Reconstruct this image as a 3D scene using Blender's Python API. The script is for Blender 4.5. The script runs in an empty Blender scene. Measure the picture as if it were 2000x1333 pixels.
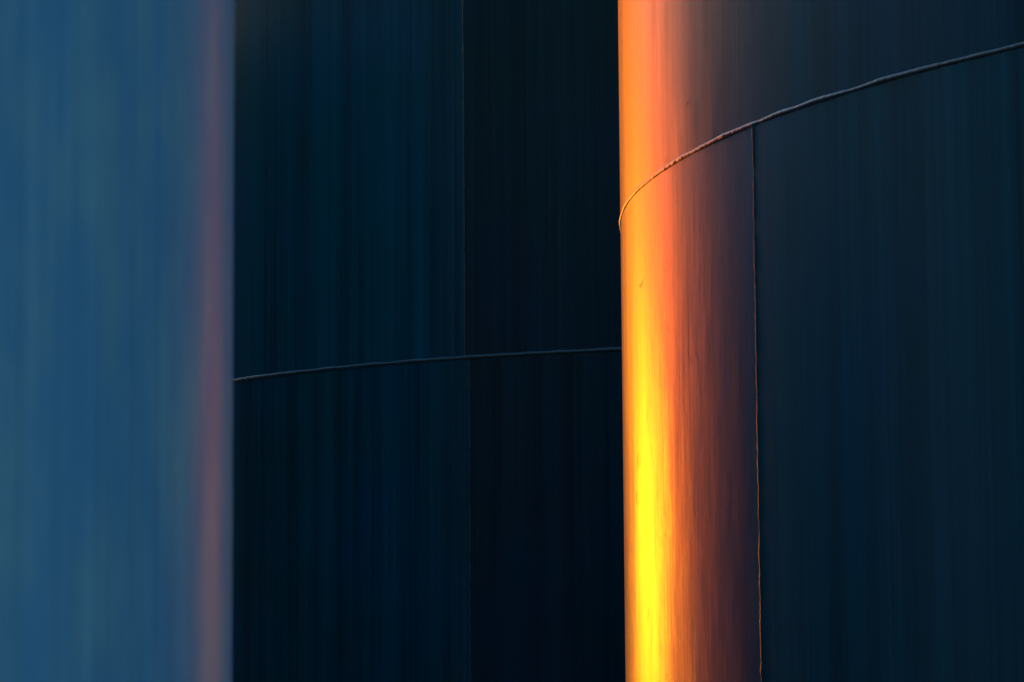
import bpy, bmesh, math, random
from mathutils import Vector, Matrix
import numpy as np
rng = np.random.default_rng(7)
scene = bpy.context.scene
col = scene.collection

# ------------------------------------------------------------------ camera, sky, sun, exposure
EYE = 1.5
PITCH, ROLL, FPX = 0.11355, 0.00718, 5966.2
IMW, IMH = 2000.0, 1333.0
cd = bpy.data.cameras.new('camera'); cam = bpy.data.objects.new('camera', cd); col.objects.link(cam)
CAM_R = (Matrix.Rotation(math.pi/2 + PITCH, 3, 'X') @ Matrix.Rotation(-ROLL, 3, 'Z'))
cam.matrix_world = Matrix.Translation((0, 0, EYE)) @ CAM_R.to_4x4()
cd.sensor_fit = 'HORIZONTAL'; cd.sensor_width = 36.0; cd.lens = FPX/IMW*36.0
cd.clip_start = 0.05; cd.clip_end = 6000
cd.dof.use_dof = True; cd.dof.focus_distance = 7.0; cd.dof.aperture_fstop = 20.0
scene.camera = cam

SUN_AZ = math.radians(-19.4)      # left of the view direction (+Y), behind the tanks
SUN_EL = math.radians(2.5)
world = bpy.data.worlds.new('World'); scene.world = world; world.use_nodes = True
wn = world.node_tree; wn.nodes.clear()
sky = wn.nodes.new('ShaderNodeTexSky'); sky.sky_type = 'NISHITA'; sky.sun_disc = False
sky.sun_elevation = SUN_EL; sky.sun_rotation = SUN_AZ
sky.altitude = 50; sky.air_density = 3.0; sky.dust_density = 4.5; sky.ozone_density = 4.6
bg = wn.nodes.new('ShaderNodeBackground'); bg.inputs['Strength'].default_value = 0.15
wo = wn.nodes.new('ShaderNodeOutputWorld')
gm = wn.nodes.new('ShaderNodeGamma'); gm.inputs['Gamma'].default_value = 1.55      # contrast of a clear dusk sky
wn.links.new(sky.outputs[0], gm.inputs['Color']); wn.links.new(gm.outputs[0], bg.inputs[0]); wn.links.new(bg.outputs[0], wo.inputs[0])

sd = bpy.data.lights.new('sun', 'SUN'); sd.energy = 0.0135; sd.angle = math.radians(0.5); sd.color = (1.0, 0.32, 0.0)
sun = bpy.data.objects.new('sun', sd); col.objects.link(sun)
S = Vector((math.sin(SUN_AZ)*math.cos(SUN_EL), math.cos(SUN_AZ)*math.cos(SUN_EL), math.sin(SUN_EL)))
sun.rotation_euler = S.to_track_quat('Z', 'Y').to_euler(); sun.location = S*60

scene.view_settings.view_transform = 'Standard'; scene.view_settings.look = 'None'
scene.view_settings.exposure = 5.85; scene.view_settings.gamma = 1.0
scene.view_settings.use_curve_mapping = False
scene.cycles.max_bounces = 6; scene.cycles.glossy_bounces = 4; scene.cycles.diffuse_bounces = 3
scene.cycles.use_denoising = True

# ------------------------------------------------------------------ materials
def new_mat(name):
    m = bpy.data.materials.new(name); m.use_nodes = True
    nt = m.node_tree; b = nt.nodes['Principled BSDF']
    return m, nt, b
def N(nt, t, **kw):
    n = nt.nodes.new(t)
    for k, v in kw.items(): setattr(n, k, v)
    return n
def noise(nt, vec, sx, sy, scale=1.0, detail=3.0, rough=0.55, off=(0, 0, 0)):
    mp = N(nt, 'ShaderNodeMapping'); mp.inputs['Scale'].default_value = (sx, sy, 1); mp.inputs['Location'].default_value = off
    nt.links.new(vec, mp.inputs['Vector'])
    n = N(nt, 'ShaderNodeTexNoise'); n.inputs['Scale'].default_value = scale
    n.inputs['Detail'].default_value = detail; n.inputs['Roughness'].default_value = rough
    nt.links.new(mp.outputs[0], n.inputs['Vector'])
    return n.outputs['Fac']
def rmap(nt, fac, a, b, c, d):
    r = N(nt, 'ShaderNodeMapRange'); nt.links.new(fac, r.inputs[0])
    for i, v in enumerate((a, b, c, d)): r.inputs[i+1].default_value = v
    return r.outputs[0]
def math2(nt, op, a, b):
    m = N(nt, 'ShaderNodeMath', operation=op)
    for i, v in enumerate((a, b)):
        if isinstance(v, (int, float)): m.inputs[i].default_value = v
        else: nt.links.new(v, m.inputs[i])
    return m.outputs[0]

def steel_mat(name, base, tint=None, rough=0.26, aniso=0.6, streak=0.5, seed=0.0, bump=1.0, spec=0.5, tex=1.0, hairw=0.13, dents=0.006, ior=1.5):
    m, nt, b = new_mat(name)
    uv0 = N(nt, 'ShaderNodeTexCoord').outputs['UV']
    wm = N(nt, 'ShaderNodeMapping'); wm.inputs['Scale'].default_value = (tex, tex, 1); nt.links.new(uv0, wm.inputs['Vector']); uv = wm.outputs[0]
    wide = noise(nt, uv, 11, 0.14, 1.0, 4, 0.62, (seed, seed*2, 0))      # rain streaks, centimetres wide and metres long
    fine = noise(nt, uv, 85, 0.55, 1.0, 3, 0.6, (seed+3, 0, 0))          # rolling grain
    hair = noise(nt, uv, 420, 3.5, 1.0, 2, 0.6, (seed+9, 0, 0))          # hairline scratches
    cloud = noise(nt, uv, 1.6, 1.1, 1.0, 5, 0.6, (seed, 5, 0))           # blotches
    s = math2(nt, 'ADD', math2(nt, 'MULTIPLY', wide, 0.45), math2(nt, 'ADD', math2(nt, 'MULTIPLY', fine, 0.30), math2(nt, 'MULTIPLY', cloud, 0.25)))
    f = rmap(nt, s, 0.36, 0.64, 1.0-streak, 1.0+streak*0.4)
    tn = N(nt, 'ShaderNodeMix', data_type='RGBA')
    tn.inputs[6].default_value = (*base, 1); tn.inputs[7].default_value = (*(tint or base), 1)
    nt.links.new(rmap(nt, cloud, 0.42, 0.66, 0.0, 1.0), tn.inputs[0])
    mix = N(nt, 'ShaderNodeMix', data_type='RGBA', blend_type='MULTIPLY'); mix.inputs[0].default_value = 1.0
    nt.links.new(tn.outputs[2], mix.inputs[6]); nt.links.new(f, mix.inputs[7])
    oi = N(nt, 'ShaderNodeObjectInfo')                                    # each plate's tone multiplies the base colour
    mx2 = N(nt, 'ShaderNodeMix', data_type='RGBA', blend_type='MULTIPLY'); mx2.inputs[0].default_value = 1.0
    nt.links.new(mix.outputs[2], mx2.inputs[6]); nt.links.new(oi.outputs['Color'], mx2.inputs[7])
    nt.links.new(mx2.outputs[2], b.inputs['Base Color'])
    b.inputs['Specular IOR Level'].default_value = spec; b.inputs['IOR'].default_value = ior
    nt.links.new(rmap(nt, math2(nt, 'ADD', math2(nt, 'MULTIPLY', s, 0.6), math2(nt, 'MULTIPLY', hair, 0.4)), 0.3, 0.7, rough*1.35, rough*0.72), b.inputs['Roughness'])
    b.inputs['Anisotropic'].default_value = aniso
    tg = N(nt, 'ShaderNodeTangent', direction_type='UV_MAP', uv_map='arc'); nt.links.new(tg.outputs[0], b.inputs['Tangent'])
    b.inputs['Anisotropic Rotation'].default_value = 0.25
    bp = N(nt, 'ShaderNodeBump'); bp.inputs['Strength'].default_value = 0.5; bp.inputs['Distance'].default_value = 0.0006*bump
    h = math2(nt, 'ADD', math2(nt, 'MULTIPLY', fine, 0.5), math2(nt, 'MULTIPLY', hair, hairw))
    nt.links.new(h, bp.inputs['Height'])
    dent = noise(nt, uv, 3.2, 1.5, 1.0, 3, 0.5, (seed+20, 3, 0))         # shallow dents and roll waves
    bd = N(nt, 'ShaderNodeBump'); bd.inputs['Strength'].default_value = 0.5; bd.inputs['Distance'].default_value = dents
    nt.links.new(dent, bd.inputs['Height']); nt.links.new(bp.outputs[0], bd.inputs['Normal']); nt.links.new(bd.outputs[0], b.inputs['Normal'])
    return m
M_RIGHT = steel_mat('steel_right', (0.000, 0.037, 0.048), (0.000, 0.032, 0.053), rough=0.32, aniso=0.895, seed=1.0, streak=0.6, bump=1.4, spec=0.04, hairw=0.45)
M_MID = steel_mat('steel_middle', (0.001, 0.024, 0.029), (0.001, 0.020, 0.033), rough=0.22, aniso=0.6, seed=14.0, streak=0.62, bump=0.5, spec=0.05)
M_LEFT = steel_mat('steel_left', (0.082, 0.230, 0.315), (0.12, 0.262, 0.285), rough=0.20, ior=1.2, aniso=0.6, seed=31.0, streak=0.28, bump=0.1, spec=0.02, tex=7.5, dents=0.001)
M_FAR = steel_mat('steel_far', (0.003, 0.025, 0.035), rough=0.24, aniso=0.6, seed=47.0, streak=0.4, bump=0.4, spec=0.08)

def weld_mat():
    m, nt, b = new_mat('weld_bead')
    p = N(nt, 'ShaderNodeTexCoord').outputs['Object']
    n = N(nt, 'ShaderNodeTexNoise'); n.inputs['Scale'].default_value = 60; n.inputs['Detail'].default_value = 4
    nt.links.new(p, n.inputs['Vector'])
    cr = N(nt, 'ShaderNodeValToRGB'); cr.color_ramp.elements[0].position = .3; cr.color_ramp.elements[1].position = .7
    cr.color_ramp.elements[0].color = (0.004, 0.013, 0.014, 1); cr.color_ramp.elements[1].color = (0.010, 0.026, 0.027, 1)
    nt.links.new(n.outputs['Fac'], cr.inputs[0]); nt.links.new(cr.outputs[0], b.inputs['Base Color'])
    b.inputs['Roughness'].default_value = 0.38; b.inputs['Specular IOR Level'].default_value = 0.3
    bp = N(nt, 'ShaderNodeBump'); bp.inputs['Strength'].default_value = 0.4; bp.inputs['Distance'].default_value = 0.001
    nt.links.new(n.outputs['Fac'], bp.inputs['Height']); nt.links.new(bp.outputs[0], b.inputs['Normal'])
    return m
M_WELD = weld_mat()
def plain(name, c, rough=0.8, metallic=0.0):
    m, nt, b = new_mat(name)
    p = N(nt, 'ShaderNodeTexCoord').outputs['Object']
    n = N(nt, 'ShaderNodeTexNoise'); n.inputs['Scale'].default_value = 25; n.inputs['Detail'].default_value = 4
    nt.links.new(p, n.inputs['Vector'])
    cr = N(nt, 'ShaderNodeValToRGB')
    cr.color_ramp.elements[0].color = (*[x*.6 for x in c], 1); cr.color_ramp.elements[1].color = (*[x*1.35 for x in c], 1)
    nt.links.new(n.outputs['Fac'], cr.inputs[0]); nt.links.new(cr.outputs[0], b.inputs['Base Color'])
    b.inputs['Roughness'].default_value = rough; b.inputs['Metallic'].default_value = metallic
    return m
M_DARK = plain('dark_mark', (0.012, 0.011, 0.011), 0.9)
M_CONC = plain('concrete', (0.28, 0.27, 0.25))
M_GRASS = plain('dry_grass', (0.035, 0.04, 0.02))
def ground_mat():
    m, nt, b = new_mat('gravel')
    p = N(nt, 'ShaderNodeTexCoord').outputs['Object']
    v = N(nt, 'ShaderNodeTexVoronoi'); v.inputs['Scale'].default_value = 28; nt.links.new(p, v.inputs['Vector'])
    n = N(nt, 'ShaderNodeTexNoise'); n.inputs['Scale'].default_value = 0.4; n.inputs['Detail'].default_value = 6; nt.links.new(p, n.inputs['Vector'])
    cr = N(nt, 'ShaderNodeValToRGB'); cr.color_ramp.elements[0].color = (0.05, 0.048, 0.045, 1); cr.color_ramp.elements[1].color = (0.12, 0.115, 0.105, 1)
    nt.links.new(n.outputs['Fac'], cr.inputs[0]); nt.links.new(cr.outputs[0], b.inputs['Base Color'])
    b.inputs['Roughness'].default_value = 0.9
    bp = N(nt, 'ShaderNodeBump'); bp.inputs['Distance'].default_value = 0.02; nt.links.new(v.outputs['Distance'], bp.inputs['Height']); nt.links.new(bp.outputs[0], b.inputs['Normal'])
    return m

# ------------------------------------------------------------------ helpers
def mesh_obj(name, verts, faces, mat, parent=None, smooth=True, uvs=None):
    me = bpy.data.meshes.new(name)
    me.from_pydata(verts, [], faces); 
    if uvs is not None:
        lay = me.uv_layers.new(name='arc')
        li = np.empty(len(me.loops), dtype=np.int32); me.loops.foreach_get('vertex_index', li)
        lay.data.foreach_set('uv', np.asarray(uvs, dtype=np.float32)[li].ravel())
    me.update()
    if smooth: me.polygons.foreach_set('use_smooth', [True]*len(me.polygons))
    me.materials.append(mat)
    o = bpy.data.objects.new(name, me); col.objects.link(o)
    if parent: o.parent = parent
    return o
def grid_faces(nu, nv, close_u=False):
    i = np.arange(nu if close_u else nu-1); j = np.arange(nv-1)
    I, J = np.meshgrid(i, j, indexing='ij'); I2 = (I+1) % nu
    a = I*nv+J; b = I2*nv+J; c = I2*nv+J+1; d = I*nv+J+1
    return np.stack([a, b, c, d], -1).reshape(-1, 4).tolist()
def pix_ray(px, py):
    v = Vector(((px-IMW/2)/FPX, (IMH/2-py)/FPX, -1.0))
    return (CAM_R @ v).normalized()
def pix_on_tank(px, py, cx, cy, R):
    """azimuth and height where the photograph's view line meets the shell"""
    d = pix_ray(px, py); a = d.x*d.x+d.y*d.y; b = -2*(d.x*cx+d.y*cy); c = cx*cx+cy*cy-R*R
    disc = b*b-4*a*c
    t = (-b-math.sqrt(max(0, disc)))/(2*a)
    x, y, z = d.x*t, d.y*t, EYE+d.z*t
    return math.atan2(x-cx, y-cy), z

# ------------------------------------------------------------------ setting
gs = 3000
g = mesh_obj('ground', [(-gs, -gs, 0), (gs, -gs, 0), (gs, gs, 0), (-gs, gs, 0)], [(0, 1, 2, 3)], ground_mat(), smooth=False)
g['kind'] = 'structure'

# ------------------------------------------------------------------ tanks
R = 3.0704
class Tank: pass
def smooth_noise(x, seed, wl):
    r = np.random.default_rng(seed); k = np.arange(1, 6)
    out = 0*x
    for i in range(5):
        out = out + r.uniform(.4, 1)*np.sin(2*np.pi*x/(wl*r.uniform(.6, 1.8)) + r.uniform(0, 6.28))
    return out/3.0
def kink(A, crease):
    # soft inward kink that starts at the crease angle
    if crease is None: return 0.0
    d = ((A-crease+math.pi) % (2*math.pi)-math.pi)*R
    d = np.where((d > 0) & (d < 3.0), d, 0)
    return 0.0012*(1-np.exp(-d/0.16))*np.exp(-d/1.0)
def build_tank(name, label, cx, cy, levels, seams, mat, seed, cam_az=None, fine=True, peak=0.0016, wob=0.00025, bead=0.0055, vbead=0.003, tones=None, crease=None):
    root = bpy.data.objects.new(name, None); col.objects.link(root)
    root.location = (cx, cy, 0); root['label'] = label; root['category'] = 'tank'; root['group'] = 'round steel storage tanks'
    base_h = 0.18
    # concrete plinth
    n = 96; vs = []; 
    prof = [(0.0, 0.0), (R+.35, 0.0), (R+.35, base_h-.02), (R+.33, base_h), (0, base_h)]
    for i in range(n):
        a = 2*math.pi*i/n
        vs += [(r*math.sin(a), r*math.cos(a), z) for r, z in prof]
    mesh_obj('plinth', vs, grid_faces(n, len(prof), True), M_CONC, root, smooth=False)
    H = levels[-1]
    for ci in range(len(levels)-1):
        z0, z1 = levels[ci], levels[ci+1]
        sm = sorted([s % (2*math.pi) for s in seams[ci]])
        for k in range(len(sm)):
            a0 = sm[k]; a1 = sm[(k+1) % len(sm)]
            if a1 <= a0: a1 += 2*math.pi
            step = math.radians(0.15 if fine else 1.5)
            nu = max(8, int((a1-a0)/step))
            a = np.linspace(a0, a1, nu)
            nv = 9
            zz = np.linspace(z0, z1, nv)
            A, Z = np.meshgrid(a, zz, indexing='ij')
            dist0 = (A-a0)*R; dist1 = (a1-A)*R
            r = R + peak*(np.exp(-dist0/0.22)+np.exp(-dist1/0.22))
            r = r + wob*smooth_noise(A*R + 0.03*np.sin(Z*1.1+seed), seed*31+ci*7+k, 0.42)
            r = r + wob*1.5*smooth_noise(A*R*1.0+Z*0.10, seed*17+ci*5+k+100, 1.3)
            r = r - kink(A, crease)
            V = np.stack([r*np.sin(A), r*np.cos(A), Z], -1).reshape(-1, 3)
            UV = np.stack([A*R+ci*13.7+k*5.1, Z], -1).reshape(-1, 2)
            # faces wound outward
            F = [f[::-1] for f in grid_faces(nu, nv)]
            pl = mesh_obj('shell_plate', V.tolist(), F, mat, root, uvs=UV)
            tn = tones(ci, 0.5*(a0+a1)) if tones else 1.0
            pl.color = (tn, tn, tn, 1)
            # vertical weld on the plate's first edge
            nz = int((z1-z0)/(0.004 if fine else 0.1))
            zv = np.linspace(z0, z1, nz); w = 0.0032
            rr = np.random.default_rng(seed*3+k+ci)
            wobw = np.convolve(rr.normal(0, 1, nz+40), np.ones(5)/5, 'same')[20:20+nz]
            slow = np.convolve(rr.normal(0, 1, nz+160), np.hanning(60)/12, 'same')[80:80+nz]
            pr = []
            pts = np.linspace(-1, 1, 7)
            for t in pts:
                off = (t*w*(1+0.5*wobw) + 0.0006*slow)/R
                hh = (1-t*t)*vbead*(1+0.5*wobw) - 0.0004
                rad = R+peak+hh
                pr.append(np.stack([rad*np.sin(a0+off), rad*np.cos(a0+off), zv], -1))
            P = np.stack(pr, 1).reshape(-1, 3)
            mesh_obj('vertical_weld', P.tolist(), grid_faces(nz, 7), M_WELD, root)
        if ci > 0:
            # girth weld between two courses
            nn = 5200 if fine else 200
            a = np.linspace(0, 2*np.pi, nn, endpoint=False)
            rr = np.random.default_rng(seed*5+ci)
            def per(width, sd):
                x = rr.normal(0, 1, nn); k = np.hanning(width+2)[1:-1]; k = k/np.sqrt((k**2).sum())
                return np.real(np.fft.ifft(np.fft.fft(x)*np.fft.fft(k, nn)))*sd
            wr = per(3, 1.0) if fine else 0*a; ws = per(40, 1.0) if fine else 0*a; wl = per(300, 1.0) if fine else 0*a
            # radial base follows the plates (seam peaks of both courses)
            rb = R + 0*a
            for ss in (seams[ci-1], seams[ci]):
                for s_ in ss:
                    dd = np.abs((a-s_+np.pi) % (2*np.pi)-np.pi)*R
                    rb = np.maximum(rb, R+peak*np.exp(-dd/0.22))
            rb = rb - kink(a, crease)
            pts = np.linspace(-1.0, 1.0, 9); pr = []
            for t in pts:
                hz = t*bead*(1+0.05*wr+0.06*ws)
                out = (np.sqrt(max(0, 1-t*t)))*bead*0.7*(1+0.08*wr+0.06*ws) - 0.0012
                rad = rb+out; z = z0+hz+0.0004*ws+0.0006*wl
                pr.append(np.stack([rad*np.sin(a), rad*np.cos(a), z], -1))
            P = np.stack(pr, 1).reshape(-1, 3)
            mesh_obj('girth_weld', P.tolist(), [f[::-1] for f in grid_faces(nn, 9, True)], M_WELD, root)
    # roof: shallow cone, top angle, vent
    prof = [(R+.05, H-.08), (R+.05, H), (R-.02, H+.02), (0.25, H+.55), (0.0, H+.56)]
    vs = []; n = 128
    for i in range(n):
        a = 2*math.pi*i/n; vs += [(r*math.sin(a), r*math.cos(a), z) for r, z in prof]
    roof = mesh_obj('roof', vs, [f[::-1] for f in grid_faces(n, len(prof), True)], M_WELD, root, smooth=False)
    prof = [(0.12, H+.5), (0.12, H+.85), (0.2, H+.85), (0.2, H+.93), (0, H+.98)]
    vs = []; n = 32
    for i in range(n):
        a = 2*math.pi*i/n; vs += [(r*math.sin(a), r*math.cos(a), z) for r, z in prof]
    mesh_obj('vent', vs, [f[::-1] for f in grid_faces(n, len(prof), True)], M_WELD, roof, smooth=False)
    t = Tank(); t.root, t.cx, t.cy = root, cx, cy
    return t

RC = (3.31809, 6.81319); MC = (1.33255, 13.7347)
LL = 2.0; az = -0.0917
LC = (LL*math.sin(az)-R*math.cos(az), LL*math.cos(az)+R*math.sin(az))
TH = [0.18, 2.5583, 4.1]
TWO = 2*math.pi
sr1 = pix_on_tank(1482, 800, *RC, R)[0]; sr2 = pix_on_tank(2600, 100, *RC, R)[0]
right = build_tank('storage_tank', 'steel tank with orange sunset glow down its left edge, on the right', *RC, TH,
    [[sr1, sr1+TWO/3, sr1+2*TWO/3], [sr1+1.05, sr1+1.05+TWO/3, sr1+1.05+2*TWO/3], [sr1, sr1+TWO/3, sr1+2*TWO/3]], M_RIGHT, 3, crease=pix_on_tank(1238, 800, *RC, R)[0], tones=lambda ci, a: 1.2 if ci == 0 else 0.9)
sm1 = pix_on_tank(906, 400, *MC, R)[0]; sm0 = pix_on_tank(917, 900, *MC, R)[0]
THM = [0.18, 2.7019, 4.75]
middle = build_tank('storage_tank', 'darkest steel tank standing in the gap behind the other two', *MC, THM,
    [[sm0, sm0+TWO/3, sm0+2*TWO/3], [sm1, sm1+TWO/3, sm1+2*TWO/3], [sm1+1.0, sm1+1.0+TWO/3, sm1+1.0+2*TWO/3]], M_MID, 5, bead=0.008, vbead=0.0007,
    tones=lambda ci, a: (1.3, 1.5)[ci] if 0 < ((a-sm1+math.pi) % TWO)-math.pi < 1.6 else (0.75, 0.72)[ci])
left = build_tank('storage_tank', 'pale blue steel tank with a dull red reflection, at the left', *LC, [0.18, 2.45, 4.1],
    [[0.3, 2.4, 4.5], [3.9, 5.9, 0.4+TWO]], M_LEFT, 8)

blocker_tank = build_tank('storage_tank', 'added steel tank, unseen at the left, placed to block sky glow', -6.45, 11.5, [0.18, 2.6, 4.6],
    [[0.3, 2.4, 4.5], [1.3, 3.4, 5.5]], M_FAR, 11, fine=False)  # added out of view to cut the sky glow and darken the middle tank

# ------------------------------------------------------------------ marks on the right tank's shell
CREASE = pix_on_tank(1238, 800, *RC, R)[0]
def on_shell(px, py):
    a, z = pix_on_tank(px, py, *RC, R)
    d = abs(((a-sr1+math.pi) % TWO)-math.pi)*R
    r = R + (0.0016*math.exp(-d/0.22) if z < TH[1] else 0) - float(kink(np.array(a), CREASE)) + 0.0007
    return a, z, r
def ribbon(name, pts, w, taper=True, mat=None):
    """thin mark following the shell through the listed points; w in metres"""
    P = []
    for i in range(len(pts)-1):
        for t in np.linspace(0, 1, 5)[:(5 if i == len(pts)-2 else 4)]:
            P.append((pts[i][0]*(1-t)+pts[i+1][0]*t, pts[i][1]*(1-t)+pts[i+1][1]*t))
    S_ = [on_shell(*p) for p in P]; vs = []; n = len(S_)
    for i, (a, z, r) in enumerate(S_):
        i0, i1 = max(0, i-1), min(n-1, i+1)
        da = (S_[i1][0]-S_[i0][0])*R; dz = S_[i1][1]-S_[i0][1]; L = math.hypot(da, dz) or 1
        ww = 1.3*w*(0.25+0.75*math.sin(math.pi*(i+0.6)/(n+0.2))) if taper else w*(1-0.75*i/(n-1))
        nx, nz = -dz/L*ww/2, da/L*ww/2
        for sg in (1, -1):
            aa = a+sg*nx/R; vs.append((r*math.sin(aa), r*math.cos(aa), z+sg*nz))
    fs = [(2*i, 2*i+1, 2*i+3, 2*i+2) for i in range(n-1)]
    return mesh_obj(name, vs, fs, mat or M_DARK, right.root, smooth=False)
MARKS = [([(1338, 214), (1340, 205), (1346, 198), (1348, 199)], .0014), ([(1392, 270), (1396, 262), (1399, 257)], .0013),
    ([(1300, 320), (1301, 311), (1302, 304)], .0016), ([(1358, 226), (1359, 244), (1361, 262)], .0010),
    ([(1258, 540), (1255, 554), (1251, 561), (1248, 555)], .0016), ([(1360, 688), (1362, 696), (1365, 703)], .0020),
    ([(1342, 682), (1347, 698), (1354, 713)], .0012), ([(1301, 632), (1305, 642), (1309, 652)], .0010),
    ([(1247, 884), (1246, 900), (1245, 918)], .0030), ([(1251, 896), (1250, 912)], .0022), ([(1253, 932), (1252, 944)], .0016),
    ([(1244, 960), (1243, 972), (1245, 988)], .0030), ([(1264, 806), (1264, 824)], .0012), ([(1300, 1040), (1301, 1056)], .0010),
    ([(1267, 1186), (1266, 1214)], .0016), ([(1290, 1250), (1289, 1290)], .0012), ([(1377, 880), (1375, 896)], .0012)]
for pts, w in MARKS: ribbon('scratch', pts, w)
ribbon('tapered_mark', [(1470.5, 1278), (1471, 1284), (1471.5, 1290), (1471.5, 1312)], .0042, taper=False)  # dark drip stain, narrowing downward
ribbon('tapered_mark', [(1543, 1345), (1540, 1332), (1538, 1322)], .012, taper=False)  # this and the next: dark spikes narrowing upward
ribbon('tapered_mark', [(1566, 1345), (1567, 1328), (1566.5, 1316)], .010, taper=False)
rs = random.Random(4)
for k in range(46):
    x = 1215+rs.random()**1.3*240; y = rs.random()*1320
    if abs(y-(450-205*math.sqrt(max(0, x-1210)/260))) < 14: continue
    l = rs.choice([1.5, 2, 3, 8, 14, 22]); dx = rs.uniform(-.12, .12)*l
    ribbon('scratch', [(x, y), (x+dx*.6, y+l*.5), (x+dx, y+l)], rs.uniform(.0005, .0011) if l > 4 else .0014)
